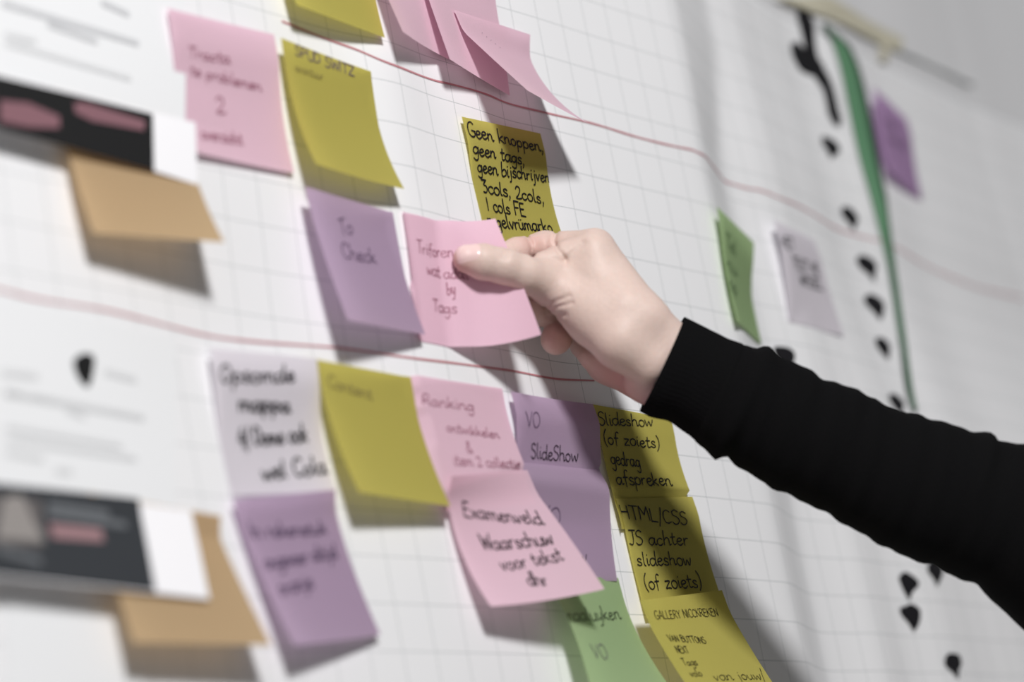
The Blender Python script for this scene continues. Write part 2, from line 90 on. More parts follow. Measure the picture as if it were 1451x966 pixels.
def ax(p):
    roll,yaw=p[3],p[4]
    ex=np.array([np.cos(yaw)*np.cos(roll),np.sin(roll)*np.cos(yaw),np.sin(yaw)])  # (u,d,lift)
    ed=np.array([-np.sin(roll),np.cos(roll),0.0]);
    en=np.cross(ex,ed);  # (u,d,lift) left-handed basis? u x d = lift
    return ex,ed,en
def surf(p,s,t,size=76.,t0=.18,side=False):
    P=surf0(p,s,t,size,t0,side)
    if len(p)>11:
        c=np.asarray(p[11:23]).reshape(3,2,2)  # (t=0,.4,1) x (s=0,1) x (u,d)
        L=[(t-.4)*(t-1)/.4, t*(t-1)/(.4*-.6), t*(t-.4)/.6]
        e=sum(L[i]*((1-s)*c[i,0]+s*c[i,1]) for i in range(3))
        P=P+np.array([e[0],e[1],0])
    return P
def surf0(p,s,t,size=76.,t0=.18,side=False):
    """p: u,d,lift,roll,yaw,pitch,kL,kR,cup"""
    ex,ed,en=ax(p);pitch,kL,kR,cup,dp,cv=p[5:11];pitch=pitch+dp*s
    N=24
    if side: s,t=t,s; ex,ed=ed,ex
    k=kL+(kR-kL)*s
    P=np.array(p[:3])+s*size*WS*ex
    q=np.linspace(0,t,N+1);m=(q[1:]+q[:-1])/2;h=t/N
    ph=pitch+k*np.maximum(0,m-t0)+cv*np.clip((m-t0+.04)/.12,0,1)
    P=P+size*(np.cos(ph).sum()*h*ed+np.sin(ph).sum()*h*en)
    P=P+en*cup*4*s*(1-s)*(.4+.6*t)
    return P

SURF_T0 = .18
def surfv(n, s, t):
    """points of sticky note n at (s across, t down), both arrays in 0..1"""
    p = NOTES[n]; side = n == 'F'; t0 = .45 if side else .18
    ws = 1.12 if n == 'U' else 1.06 if n == 'V' else 1.0
    s = np.asarray(s, float); t = np.asarray(t, float); S0, T0 = s, t
    ex, ed, en = ax(p); pitch, kL, kR, cup, dp, cv = p[5:11]
    if side: s, t = t, s; ex, ed = ed, ex
    pitch = pitch + dp * S0; k = kL + (kR - kL) * s
    N = 24; q = (np.arange(N) + .5) / N * t[:, None]; h = t / N
    ph = pitch[:, None] + k[:, None] * np.maximum(0, q - t0) + cv * np.clip((q - t0 + .04) / .12, 0, 1)
    P = np.array(p[:3]) + (s * 76 * ws)[:, None] * ex + 76 * ((np.cos(ph).sum(1) * h)[:, None] * ed + (np.sin(ph).sum(1) * h)[:, None] * en)
    P = P + en * (cup * 4 * s * (1 - s) * (.4 + .6 * t))[:, None]
    s, t = S0, T0
    c = np.array(p[11:23]).reshape(3, 2, 2)
    L = [(t - .4) * (t - 1) / .4, t * (t - 1) / (.4 * -.6), t * (t - .4) / .6]
    e = sum(L[i][:, None] * ((1 - s)[:, None] * c[i, 0] + s[:, None] * c[i, 1]) for i in range(3))
    P[:, :2] += e
    return P, en
def sheet(u, d):
    u = np.asarray(u, float); d = np.asarray(d, float)
    w = sheet_w(u, d)
    g = np.clip((u - 380) / 120, 0, 1)
    w = w + g * (1.6 * np.sin(u / 19. + .3 * np.sin(d / 90.)) * np.clip((700 - u) / 300 + .3, .2, 1) + 1.2 * np.sin(u / 43. + 1 + d / 400.))
    w = w + .5 * np.sin(u / 37. + d / 160.) * (1 - g)
    return w
UPPER = dict(M=['N', 'L'], O=['N', 'O2'], O2=['N'], S=['N'], D2=['D3'], D1=['D2'], P=['Q'], Q=['R'], F=['E'], K=['T'])
LAYER = dict(N=1.6, M=.9, D2=1., D3=1.6, O2=1., Q=1., R=1.6, E=1.2, L=1.2, T=1.)
_cache = {}
def note_surf(n, s, t):
    P, en = surfv(n, s, t)
    for up in UPPER.get(n, []):
        if up not in _cache:
            a, b = np.meshgrid(np.linspace(0, 1, 26), np.linspace(0, 1, 26)); _cache[up] = note_surf(up, a.ravel(), b.ravel())[0]
        Q = _cache[up]
        for i in range(0, len(P), 400):
            D = (P[i:i+400, None, 0] - Q[None, :, 0]) ** 2 + (P[i:i+400, None, 1] - Q[None, :, 1]) ** 2
            j = D.argmin(1); near = D[np.arange(len(j)), j] < 9
            lim = Q[j, 2] - .6
            P[i:i+400, 2] = np.where(near, np.minimum(P[i:i+400, 2], lim), P[i:i+400, 2])
    P[:, 2] = np.maximum(P[:, 2], sheet(P[:, 0], P[:, 1]) + LAYER.get(n, .5))
    return P, en

# ------------------------------------------------------------------ helpers
def lin(c): return tuple(((v / 255 + .055) / 1.055) ** 2.4 if v > 10 else v / 255 / 12.92 for v in c)
def mat(name, rgb, rough=.8, transl=0, spec=.3, noise=0, bump=0, scale=400, sss=0, gain=1.0):
    mt = bpy.data.materials.new(name); mt.use_nodes = True; nt = mt.node_tree; N = nt.nodes; L = nt.links
    b = N['Principled BSDF']; c = [min(.92, v * gain) for v in lin(rgb)]
    b.inputs['Base Color'].default_value = (*c, 1); b.inputs['Roughness'].default_value = rough
    b.inputs['Specular IOR Level'].default_value = spec
    out = N['Material Output']; col = None
    if noise:
        tc = N.new('ShaderNodeTexCoord'); nz = N.new('ShaderNodeTexNoise'); nz.inputs['Scale'].default_value = scale; nz.inputs['Detail'].default_value = 4
        L.new(tc.outputs['Object'], nz.inputs['Vector'])
        mx = N.new('ShaderNodeMix'); mx.data_type = 'RGBA'
        mx.inputs['A'].default_value = (*[v * (1 - noise) for v in c], 1); mx.inputs['B'].default_value = (*[min(.95, v * (1 + noise)) for v in c], 1)
        L.new(nz.outputs['Fac'], mx.inputs['Factor']); L.new(mx.outputs['Result'], b.inputs['Base Color']); col = mx.outputs['Result']
        if bump:
            bp = N.new('ShaderNodeBump'); bp.inputs['Strength'].default_value = bump; bp.inputs['Distance'].default_value = .0006
            L.new(nz.outputs['Fac'], bp.inputs['Height']); L.new(bp.outputs['Normal'], b.inputs['Normal'])
    if sss:
        b.inputs['Subsurface Weight'].default_value = sss; b.inputs['Subsurface Radius'].default_value = (1, .35, .2); b.inputs['Subsurface Scale'].default_value = .004
    if transl:
        tr = N.new('ShaderNodeBsdfTranslucent'); tr.inputs[0].default_value = (*[min(1, (v / max(c)) ** 1.25 * .8) for v in c], 1)
        ms = N.new('ShaderNodeMixShader'); ms.inputs[0].default_value = transl
        L.new(b.outputs[0], ms.inputs[1]); L.new(tr.outputs[0], ms.inputs[2]); L.new(ms.outputs[0], out.inputs[0])
    return mt
def obj(name, V, F, m, parent=None, smooth=True, loc=None, world=False):
    V = np.asarray(V, float) if world else W(V)
    if loc is not None: V = V - np.asarray(loc)
    me = bpy.data.meshes.new(name); me.from_pydata(V.tolist(), [], [tuple(int(i) for i in f) for f in F]); me.update()
    if smooth: me.polygons.foreach_set('use_smooth', [True] * len(me.polygons))
    if m: me.materials.append(m)
    o = bpy.data.objects.new(name, me); scene.collection.objects.link(o)
    if parent is not None: o.parent = parent
    elif loc is not None: o.location = loc
    return o
def tag(o, label=None, cat=None, group=None, kind=None):
    for k, v in (('label', label), ('category', cat), ('group', group), ('kind', kind)):
        if v: o[k] = v
    return o
def slab(front, back, nx, ny):
    """closed thin slab from two (ny*nx) point grids; front faces the room"""
    V = np.concatenate([front, back]); n = nx * ny; F = []
    for j in range(ny - 1):
        for i in range(nx - 1):
            a = j * nx + i; F.append((a, a + nx, a + nx + 1, a + 1)); F.append((n + a, n + a + 1, n + a + nx + 1, n + a + nx))
    for i in range(nx - 1):
        F.append((i, i + 1, n + i + 1, n + i)); a = (ny - 1) * nx + i; F.append((a + 1, a, n + a, n + a + 1))
    for j in range(ny - 1):
        a = j * nx; F.append((a + nx, a, n + a, n + a + nx)); a = j * nx + nx - 1; F.append((a, a + nx, n + a + nx, n + a))
    return V, F
def patch(name, quad, lift, m, parent=None, nx=20, ny=10, th=.2, loc=None):
    q = np.array(quad, float)[:, :2]; a, b = np.meshgrid(np.linspace(0, 1, nx), np.linspace(0, 1, ny)); a = a.ravel()[:, None]; b = b.ravel()[:, None]
    uv = (1 - a) * (1 - b) * q[0] + a * (1 - b) * q[1] + a * b * q[2] + (1 - a) * b * q[3]
    l = lift(uv[:, 0], uv[:, 1]); P = np.concatenate([uv, l[:, None]], 1); B = P.copy(); B[:, 2] -= th
    V, F = slab(P, B, nx, ny)
    return obj(name, V, F, m, parent, False, loc)
def crom(pts, sub=4):
    p = np.array(pts, float)
    if len(p) < 3: return np.array([p[0] + (p[-1] - p[0]) * i / sub for i in range(sub + 1)]) if len(p) == 2 else p
    p = np.vstack([2 * p[0] - p[1], p, 2 * p[-1] - p[-2]]); out = []
    for i in range(1, len(p) - 2):
        for j in range(sub):
            t = j / sub; out.append(.5 * (2 * p[i] + (p[i+1] - p[i-1]) * t + (2 * p[i-1] - 5 * p[i] + 4 * p[i+1] - p[i+2]) * t * t + (3 * p[i] - p[i-1] - 3 * p[i+1] + p[i+2]) * t ** 3))
    out.append(p[-2]); return np.array(out)
def ribbon(path, hw):
    """2-D ribbon: returns left/right point list and faces"""
    p = np.array(path, float)
    keep = [0] + [i for i in range(1, len(p)) if np.hypot(*(p[i] - p[i-1])) > 1e-6]; p = p[keep]
    if len(p) < 2: p = np.vstack([p, p + [[hw, 0]]])
    d = np.gradient(p, axis=0); d /= np.linalg.norm(d, axis=1)[:, None] + 1e-9
    p = np.vstack([p[0] - d[0] * hw * .8, p, p[-1] + d[-1] * hw * .8]); d = np.vstack([d[0], d, d[-1]])
    w = np.full(len(p), hw) * (1 + .12 * np.sin(np.arange(len(p)) * .7)); w[0] *= .45; w[-1] *= .45
    n = np.stack([-d[:, 1], d[:, 0]], 1)
    V = np.empty((2 * len(p), 2)); V[0::2] = p + n * w[:, None]; V[1::2] = p - n * w[:, None]
    return V, [(2*i, 2*i+1, 2*i+3, 2*i+2) for i in range(len(p) - 1)]
def on_sheet_ribbon(name, path, hw, m, parent, sub=5, add=.35):
    V, F = ribbon(crom(path, sub), hw)
    return obj(name, np.column_stack([V, sheet(V[:, 0], V[:, 1]) + add]), F, m, parent, False)

# ------------------------------------------------------------------ materials
G = 1.07
white = mat('sheet_white', (236, 236, 238), .75, 0, .2)
def grid_mat():
    mt = mat('gridded_paper', (233, 233, 235), .7, 0, .25); nt = mt.node_tree; N = nt.nodes; L = nt.links; b = N['Principled BSDF']
    uv = N.new('ShaderNodeUVMap'); uv.uv_map = 'grid'; sp = N.new('ShaderNodeSeparateXYZ'); L.new(uv.outputs[0], sp.inputs[0])
    def ln(sock, hw):
        a = N.new('ShaderNodeMath'); a.operation = 'FRACT'; L.new(sock, a.inputs[0])
        s = N.new('ShaderNodeMath'); s.operation = 'SUBTRACT'; L.new(a.outputs[0], s.inputs[0]); s.inputs[1].default_value = .5
        q = N.new('ShaderNodeMath'); q.operation = 'ABSOLUTE'; L.new(s.outputs[0], q.inputs[0])
        g = N.new('ShaderNodeMath'); g.operation = 'GREATER_THAN'; L.new(q.outputs[0], g.inputs[0]); g.inputs[1].default_value = .5 - hw
        return g.outputs[0]
    x = ln(sp.outputs[0], .0095); y = ln(sp.outputs[1], .0095)
    mxm = N.new('ShaderNodeMath'); mxm.operation = 'MAXIMUM'; L.new(x, mxm.inputs[0]); L.new(y, mxm.inputs[1])
    c = b.inputs['Base Color'].default_value[:]
    mx = N.new('ShaderNodeMix'); mx.data_type = 'RGBA'; mx.inputs['A'].default_value = c; mx.inputs['B'].default_value = (.5, .52, .53, 1)
    L.new(mxm.outputs[0], mx.inputs['Factor']); L.new(mx.outputs['Result'], b.inputs['Base Color'])
    return mt
gridm = grid_mat()
NM = dict(pink=mat('pink_paper', (216, 185, 198), .8, .3, .2, .02, .2, 900, gain=1.2), pink_bright=mat('pale_pink_paper', (226, 190, 206), .8, .3, .2, .02, .2, 900, gain=1.16),
          olive=mat('olive_yellow_paper', (166, 158, 84), .8, .3, .2, .02, .2, 900, gain=1.2), purple=mat('purple_paper', (163, 144, 164), .8, .3, .2, .02, .2, 900, gain=1.17),
          orange=mat('orange_paper', (187, 162, 128), .8, .3, .2, .02, .2, 900, gain=1.0), green=mat('green_paper', (146, 166, 126), .8, .3, .2, .02, .2, 900, gain=1.2),
          grey=mat('lilac_white_paper', (214, 209, 215), .8, .3, .2, .02, .2, 900, gain=1.15), dpurple=mat('deep_purple_paper', (150, 125, 155), .8, .3, .2, .02, .2, 900, gain=1.4))
INK = dict(k=mat('black_marker', (22, 20, 24), .5), g=mat('grey_violet_ink', (92, 76, 100), .6), m=mat('mauve_ink', (163, 112, 130), .6),
           f=mat('faint_olive_ink', (136, 124, 74), .6), d=mat('dark_green_ink', (86, 112, 74), .6))
redink = mat('red_marker', (190, 128, 134), .6); paleprint = mat('pale_grey_print', (200, 201, 204), .8); palerprint = mat('light_grey_print', (214, 215, 217), .8)
blackp = mat('black_print', (24, 24, 25), .6); darkp = mat('slate_print', (50, 53, 57), .6); pinkp = mat('muted_pink_print', (128, 92, 100), .7)
pinkp2 = mat('dusty_pink_print', (150, 118, 122), .7); greyp = mat('grey_photo_print', (92, 88, 88), .7); greyp2 = mat('pale_photo_print', (140, 135, 132), .7); slate2 = mat('grey_text_print', (98, 101, 105), .7)
page = mat('print_paper', (228, 229, 231), .7, 0, .25, gain=1.04); page_b = mat('bright_print_paper', (234, 233, 236), .7, 0, .25, gain=1.05)
skin = mat('skin', (213, 190, 180), .5, 0, .35, .06, .35, 420, .12)
nail = mat('fingernail', (236, 206, 202), .25, 0, .9)
knit = mat('black_knit', (12, 12, 13), .95, 0, .08, .25, .5, 900)
tape = mat('masking_tape', (190, 185, 166), .6, 0, .3, .04, .1, 300, gain=1.1)
greenp = mat('bottle_green_paper', (84, 124, 94), .6, 0, .2, .05, .1, 200)
gapshade = mat('gap_shade_dark', (44, 56, 50), .6)  # flat dark colour standing in for shade in the sheet's top gap
wallm = mat('wall_paint', (214, 214, 216), .9, 0, .15, .02, .2, 60)
floorm = mat('floor_vinyl', (150, 146, 140), .6, 0, .3, .05, 0, 30)

# ------------------------------------------------------------------ structure
def box(name, lo, hi, m):
    V = [(x, y, z) for x in (lo[0], hi[0]) for y in (lo[1], hi[1]) for z in (lo[2], hi[2])]
    F = [(0, 1, 3, 2), (4, 6, 7, 5), (0, 4, 5, 1), (2, 3, 7, 6), (0, 2, 6, 4), (1, 5, 7, 3)]
    o = obj(name, V, F, m, smooth=False, world=True); o['kind'] = 'structure'; return o
box('wall_back', (-2.4, .125, 0), (3.0, .22, 2.7), wallm)
box('floor', (-2.4, -3.4, -.1), (3.0, .16, 0), floorm)

# ------------------------------------------------------------------ the gridded sheet
nu, nd = 420, 120
us = np.linspace(-420, 1150, nu); ds = np.linspace(-181, 480, nd); U, D = np.meshgrid(us, ds)
Lw = sheet(U, D); P = np.stack([U, D, Lw], -1).reshape(-1, 3); B = P.copy(); B[:, 2] -= .3
V, F = slab(P, B, nu, nd)
sl = W([350, 150, -30])
grid = obj('grid_sheet', V, F, gridm, None, True, sl)
tag(grid, 'large white flip-chart paper sheet with thin grey grid, behind all the sticky notes', 'paper sheet')
arc = np.concatenate([np.zeros((nd, 1)), np.cumsum(np.hypot(np.diff(U, axis=1), np.diff(Lw, axis=1)), 1)], 1)
i0 = np.argmin(abs(us - 150)); arc = arc - arc[:, i0:i0+1] + us[i0]
uvv = np.stack([arc / 25, D / 25], -1).reshape(-1, 2); uvv = np.concatenate([uvv, uvv])
ul = grid.data.uv_layers.new(name='grid'); li = np.empty(len(grid.data.loops), int); grid.data.loops.foreach_get('vertex_index', li)
ul.data.foreach_set('uv', uvv[li].astype(np.float32).ravel())
uu, dd = np.meshgrid(np.linspace(-420, 1150, 160), np.linspace(-430, -176, 30)); pw = sheet(uu, np.maximum(dd, -181)) - 1.2 - 3 * np.sin(uu / 70.) * np.clip((-190 - dd) / 120, 0, 1)
pp = np.stack([uu, dd, pw], -1).reshape(-1, 3); pb = pp.copy(); pb[:, 2] -= .3; V, F = slab(pp, pb, 160, 30)
tag(obj('plain_sheet', V, F, wallm, None, True, W([350, -300, -30])), 'plain white sheet hanging above the gridded one, beyond the masking tape', 'paper sheet')
def gp(name, V, F, m, smooth=False):       # a part of the sheet, in wall mm
    o = obj(name, W(V) - np.array(sl), F, m, grid, smooth, world=True); return o
def gribbon(name, path, hw, m, add=.35, sub=6):
    V, F = ribbon(crom(path, sub), hw); return gp(name, np.column_stack([V, sheet(V[:, 0], V[:, 1]) + add]), F, m)
gribbon('red_line', RED1, .6, redink)
gribbon('red_line', RED2, .6, redink)
for i, (u, d) in enumerate(MARKS):
    big = 1.7 if i in (2, 3) else 1.45
    prof = [(0, 9), (3.2, 4), (6.2, -.5), (5.4, -4.5), (2.2, -6.6), (-2.5, -6.2), (-5.8, -3.6), (-5.6, .5), (-2.4, 4)]
    jit = rng.uniform(-.8, .8, (len(prof), 2)); a = rng.uniform(-.25, .25)
    q = [((x * math.cos(a) - y * math.sin(a) + jx) * big * 1.3, (x * math.sin(a) + y * math.cos(a) + jy) * big * .8) for (x, y), (jx, jy) in zip(prof, jit)]
    q = crom(q + [q[0]], 3)[:-1]; Vp = np.array([(u, d)] + [(u + x, d + y) for x, y in q])
    Vp = np.column_stack([Vp, sheet(Vp[:, 0], Vp[:, 1]) + 1.2]); n = len(q)
    gp('ink_mark', Vp, [(0, 1 + (k + 1) % n, 1 + k) for k in range(n)], INK['k'])
for pth, hw in zip(GLYPH, (10, 11, 9)): gribbon('ink_stroke', pth, hw, INK['k'], .6, 4)
gribbon('gap_shade', GAP, 1.0, gapshade, .8)  # painted shade: dark ribbon for the shadow gap at the sheet's top edge
gl, gr = crom(GREEN_L, 4), crom(GREEN_R, 4); V = []; nc = 7
for a, b in zip(gl, gr):
    for k in range(nc):
        f = k / (nc - 1); p = a * (1 - f) + b * f; h = 7 * math.sin(math.pi * min(1, f * .75 + .05)) if f < 1 else .4
        wd_ = np.hypot(*(b - a)); V.append((p[0], p[1], sheet(p[0], p[1]) + .6 + h * min(1, wd_ / 14)))
V = np.array(V); F = [(j*nc+i, (j+1)*nc+i, (j+1)*nc+i+1, j*nc+i+1) for j in range(len(gl) - 1) for i in range(nc - 1)]
gs_loc = W(V.mean(0)); gs = obj('green_strip', V, F, greenp, None, True, gs_loc)
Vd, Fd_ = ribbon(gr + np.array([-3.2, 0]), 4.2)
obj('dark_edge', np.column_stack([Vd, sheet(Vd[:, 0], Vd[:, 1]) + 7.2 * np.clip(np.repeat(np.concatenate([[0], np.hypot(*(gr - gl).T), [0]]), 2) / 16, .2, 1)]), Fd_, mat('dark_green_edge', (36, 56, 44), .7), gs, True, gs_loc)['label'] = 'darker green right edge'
tag(gs, 'long narrow dark green paper strip running down beside the black marks', 'paper strip')

def tp(name, poly, add, m, label):
    p = np.array(poly); c = p.mean(0); n = len(p)
    V = np.vstack([c, p]); l = np.maximum(sheet(V[:, 0], V[:, 1]), -120) + add
    Vb = np.column_stack([V, l - .3]); V = np.column_stack([V, l])
    F = [(0, 1 + (k + 1) % n, 1 + k) for k in range(n)] + [(n + 1, n + 2 + k, n + 2 + (k + 1) % n) for k in range(n)] + [(1 + k, 1 + (k + 1) % n, n + 2 + (k + 1) % n, n + 2 + k) for k in range(n)]
    o = obj(name, np.vstack([V, Vb]), F, m, None, False, W(V[0])); tag(o, label, 'tape'); return o
T = TAPE
tape_o = patch('masking_tape', [T[4], T[0], T[1], T[2]], lambda u, d: sheet(u, d) + 2.0, tape, None, 24, 5, .2, W([T[2][0], T[2][1], -40]))
tag(tape_o, 'long beige masking tape strip along the top edge of the gridded sheet', 'tape')
tp('masking_tape', TAPE2, 3.0, tape, 'small torn tab of masking tape hanging under the long tape strip')

# ------------------------------------------------------------------ printouts
def sadd(z): return lambda u, d: sheet(u, d) + z
def s1(u, d): return sheet(u, d) + 5.2 + 6.2 * np.clip((d - 54) / 38, 0, 1.3)
def s2(u, d): return sheet(u, d) + 2.2 + 11.5 * np.clip((d - 258) / 47, 0, 1.2)
def plus(f, z): return lambda u, d: f(u, d) + z
def printed(name, quad, lf, m, label):
    c = np.array(quad).mean(0); loc = W([c[0], c[1], 0])
    o = patch(name, quad, lf, m, None, 24, 12, .2, loc); tag(o, label, 'printout')
    return o, loc
def part_patch(name, quad, lf, m, root, loc, nx=14, ny=6):
    return patch(name, quad, lf, m, root, nx, ny, .1, loc)
def part_lines(name, segs, hw, lf, m, root, loc):
    for sg in segs:                        # a row of tiny words: short dashes with gaps
        VV = []; FF = []
        a = np.array(sg[0]); b = np.array(sg[-1]); Ld = np.hypot(*(b - a)); x = 0
        while x < Ld:
            w = rng.uniform(3, 8); e = min(Ld, x + w)
            V_, F_ = ribbon([a + (b - a) * x / Ld, a + (b - a) * (x + e) / 2 / Ld, a + (b - a) * e / Ld], hw)
            FF += [tuple(i + len(VV) for i in f) for f in F_]; VV += V_.tolist(); x = e + 1.4
        V_ = np.array(VV); obj(name, np.column_stack([V_, lf(V_[:, 0], V_[:, 1])]), FF, m, root, False, loc)
o, lc = printed('printed_page', PAGE1, sadd(.8), page, 'white printed page with faint grey text, at the top left above the black banner')
part_lines('printed_text', T1[:3], 1.6, sadd(1.15), paleprint, o, lc); part_lines('printed_text', T1[3:], 1.4, sadd(1.15), palerprint, o, lc)
o, lc = printed('printed_strip', STRIP1, s1, page_b, 'white printout strip with solid black banner over the upper orange note')
part_patch('banner', BAN1, plus(s1, .25), blackp, o, lc)
for nm, pl in (('pink_print', B1A), ('pink_print', B1B)):
    if len(pl) != 4:
        p = np.array(pl); V = np.vstack([p.mean(0), p]); n = len(p)
        obj(nm, np.column_stack([V, s1(V[:, 0], V[:, 1]) + .5]), [(0, 1 + (k + 1) % n, 1 + k) for k in range(n)], pinkp, o, False, lc)
o, lc = printed('printed_page', PAGE2, sadd(.8), page, 'white printed page with a black pick-shaped emblem and faint grey text lines')
hp = crom(HEART + [HEART[0]], 4)[:-1]; V = np.vstack([hp.mean(0), hp]); n = len(hp)
obj('emblem', np.column_stack([V, sheet(V[:, 0], V[:, 1]) + 1.2]), [(0, 1 + (k + 1) % n, 1 + k) for k in range(n)], blackp, o, False, lc)
part_lines('printed_text', T2[:3], 1.5, sadd(1.15), palerprint, o, lc); part_lines('printed_text', T2[2:], 1.3, sadd(1.15), palerprint, o, lc)
o, lc = printed('printed_strip', STRIP2, s2, page_b, 'white printout strip with slate grey banner and photo over the lower orange note')
part_patch('banner', BAN2, plus(s2, .25), darkp, o, lc); part_patch('photo', B2P, plus(s2, .45), greyp, o, lc)
p = np.array(B2F); V = np.vstack([p.mean(0), p]); n = len(p)
obj('photo_detail', np.column_stack([V, s2(V[:, 0], V[:, 1]) + .65]), [(0, 1 + (k + 1) % n, 1 + k) for k in range(n)], greyp2, o, False, lc)
part_patch('pink_print', B2A, plus(s2, .5), pinkp2, o, lc)
part_lines('printed_text', T2B, 1.8, plus(s2, .5), slate2, o, lc)
o, lc = printed('printed_page', PAGE3, sadd(.8), page, 'blank white page at the lower left corner below the slate banner')

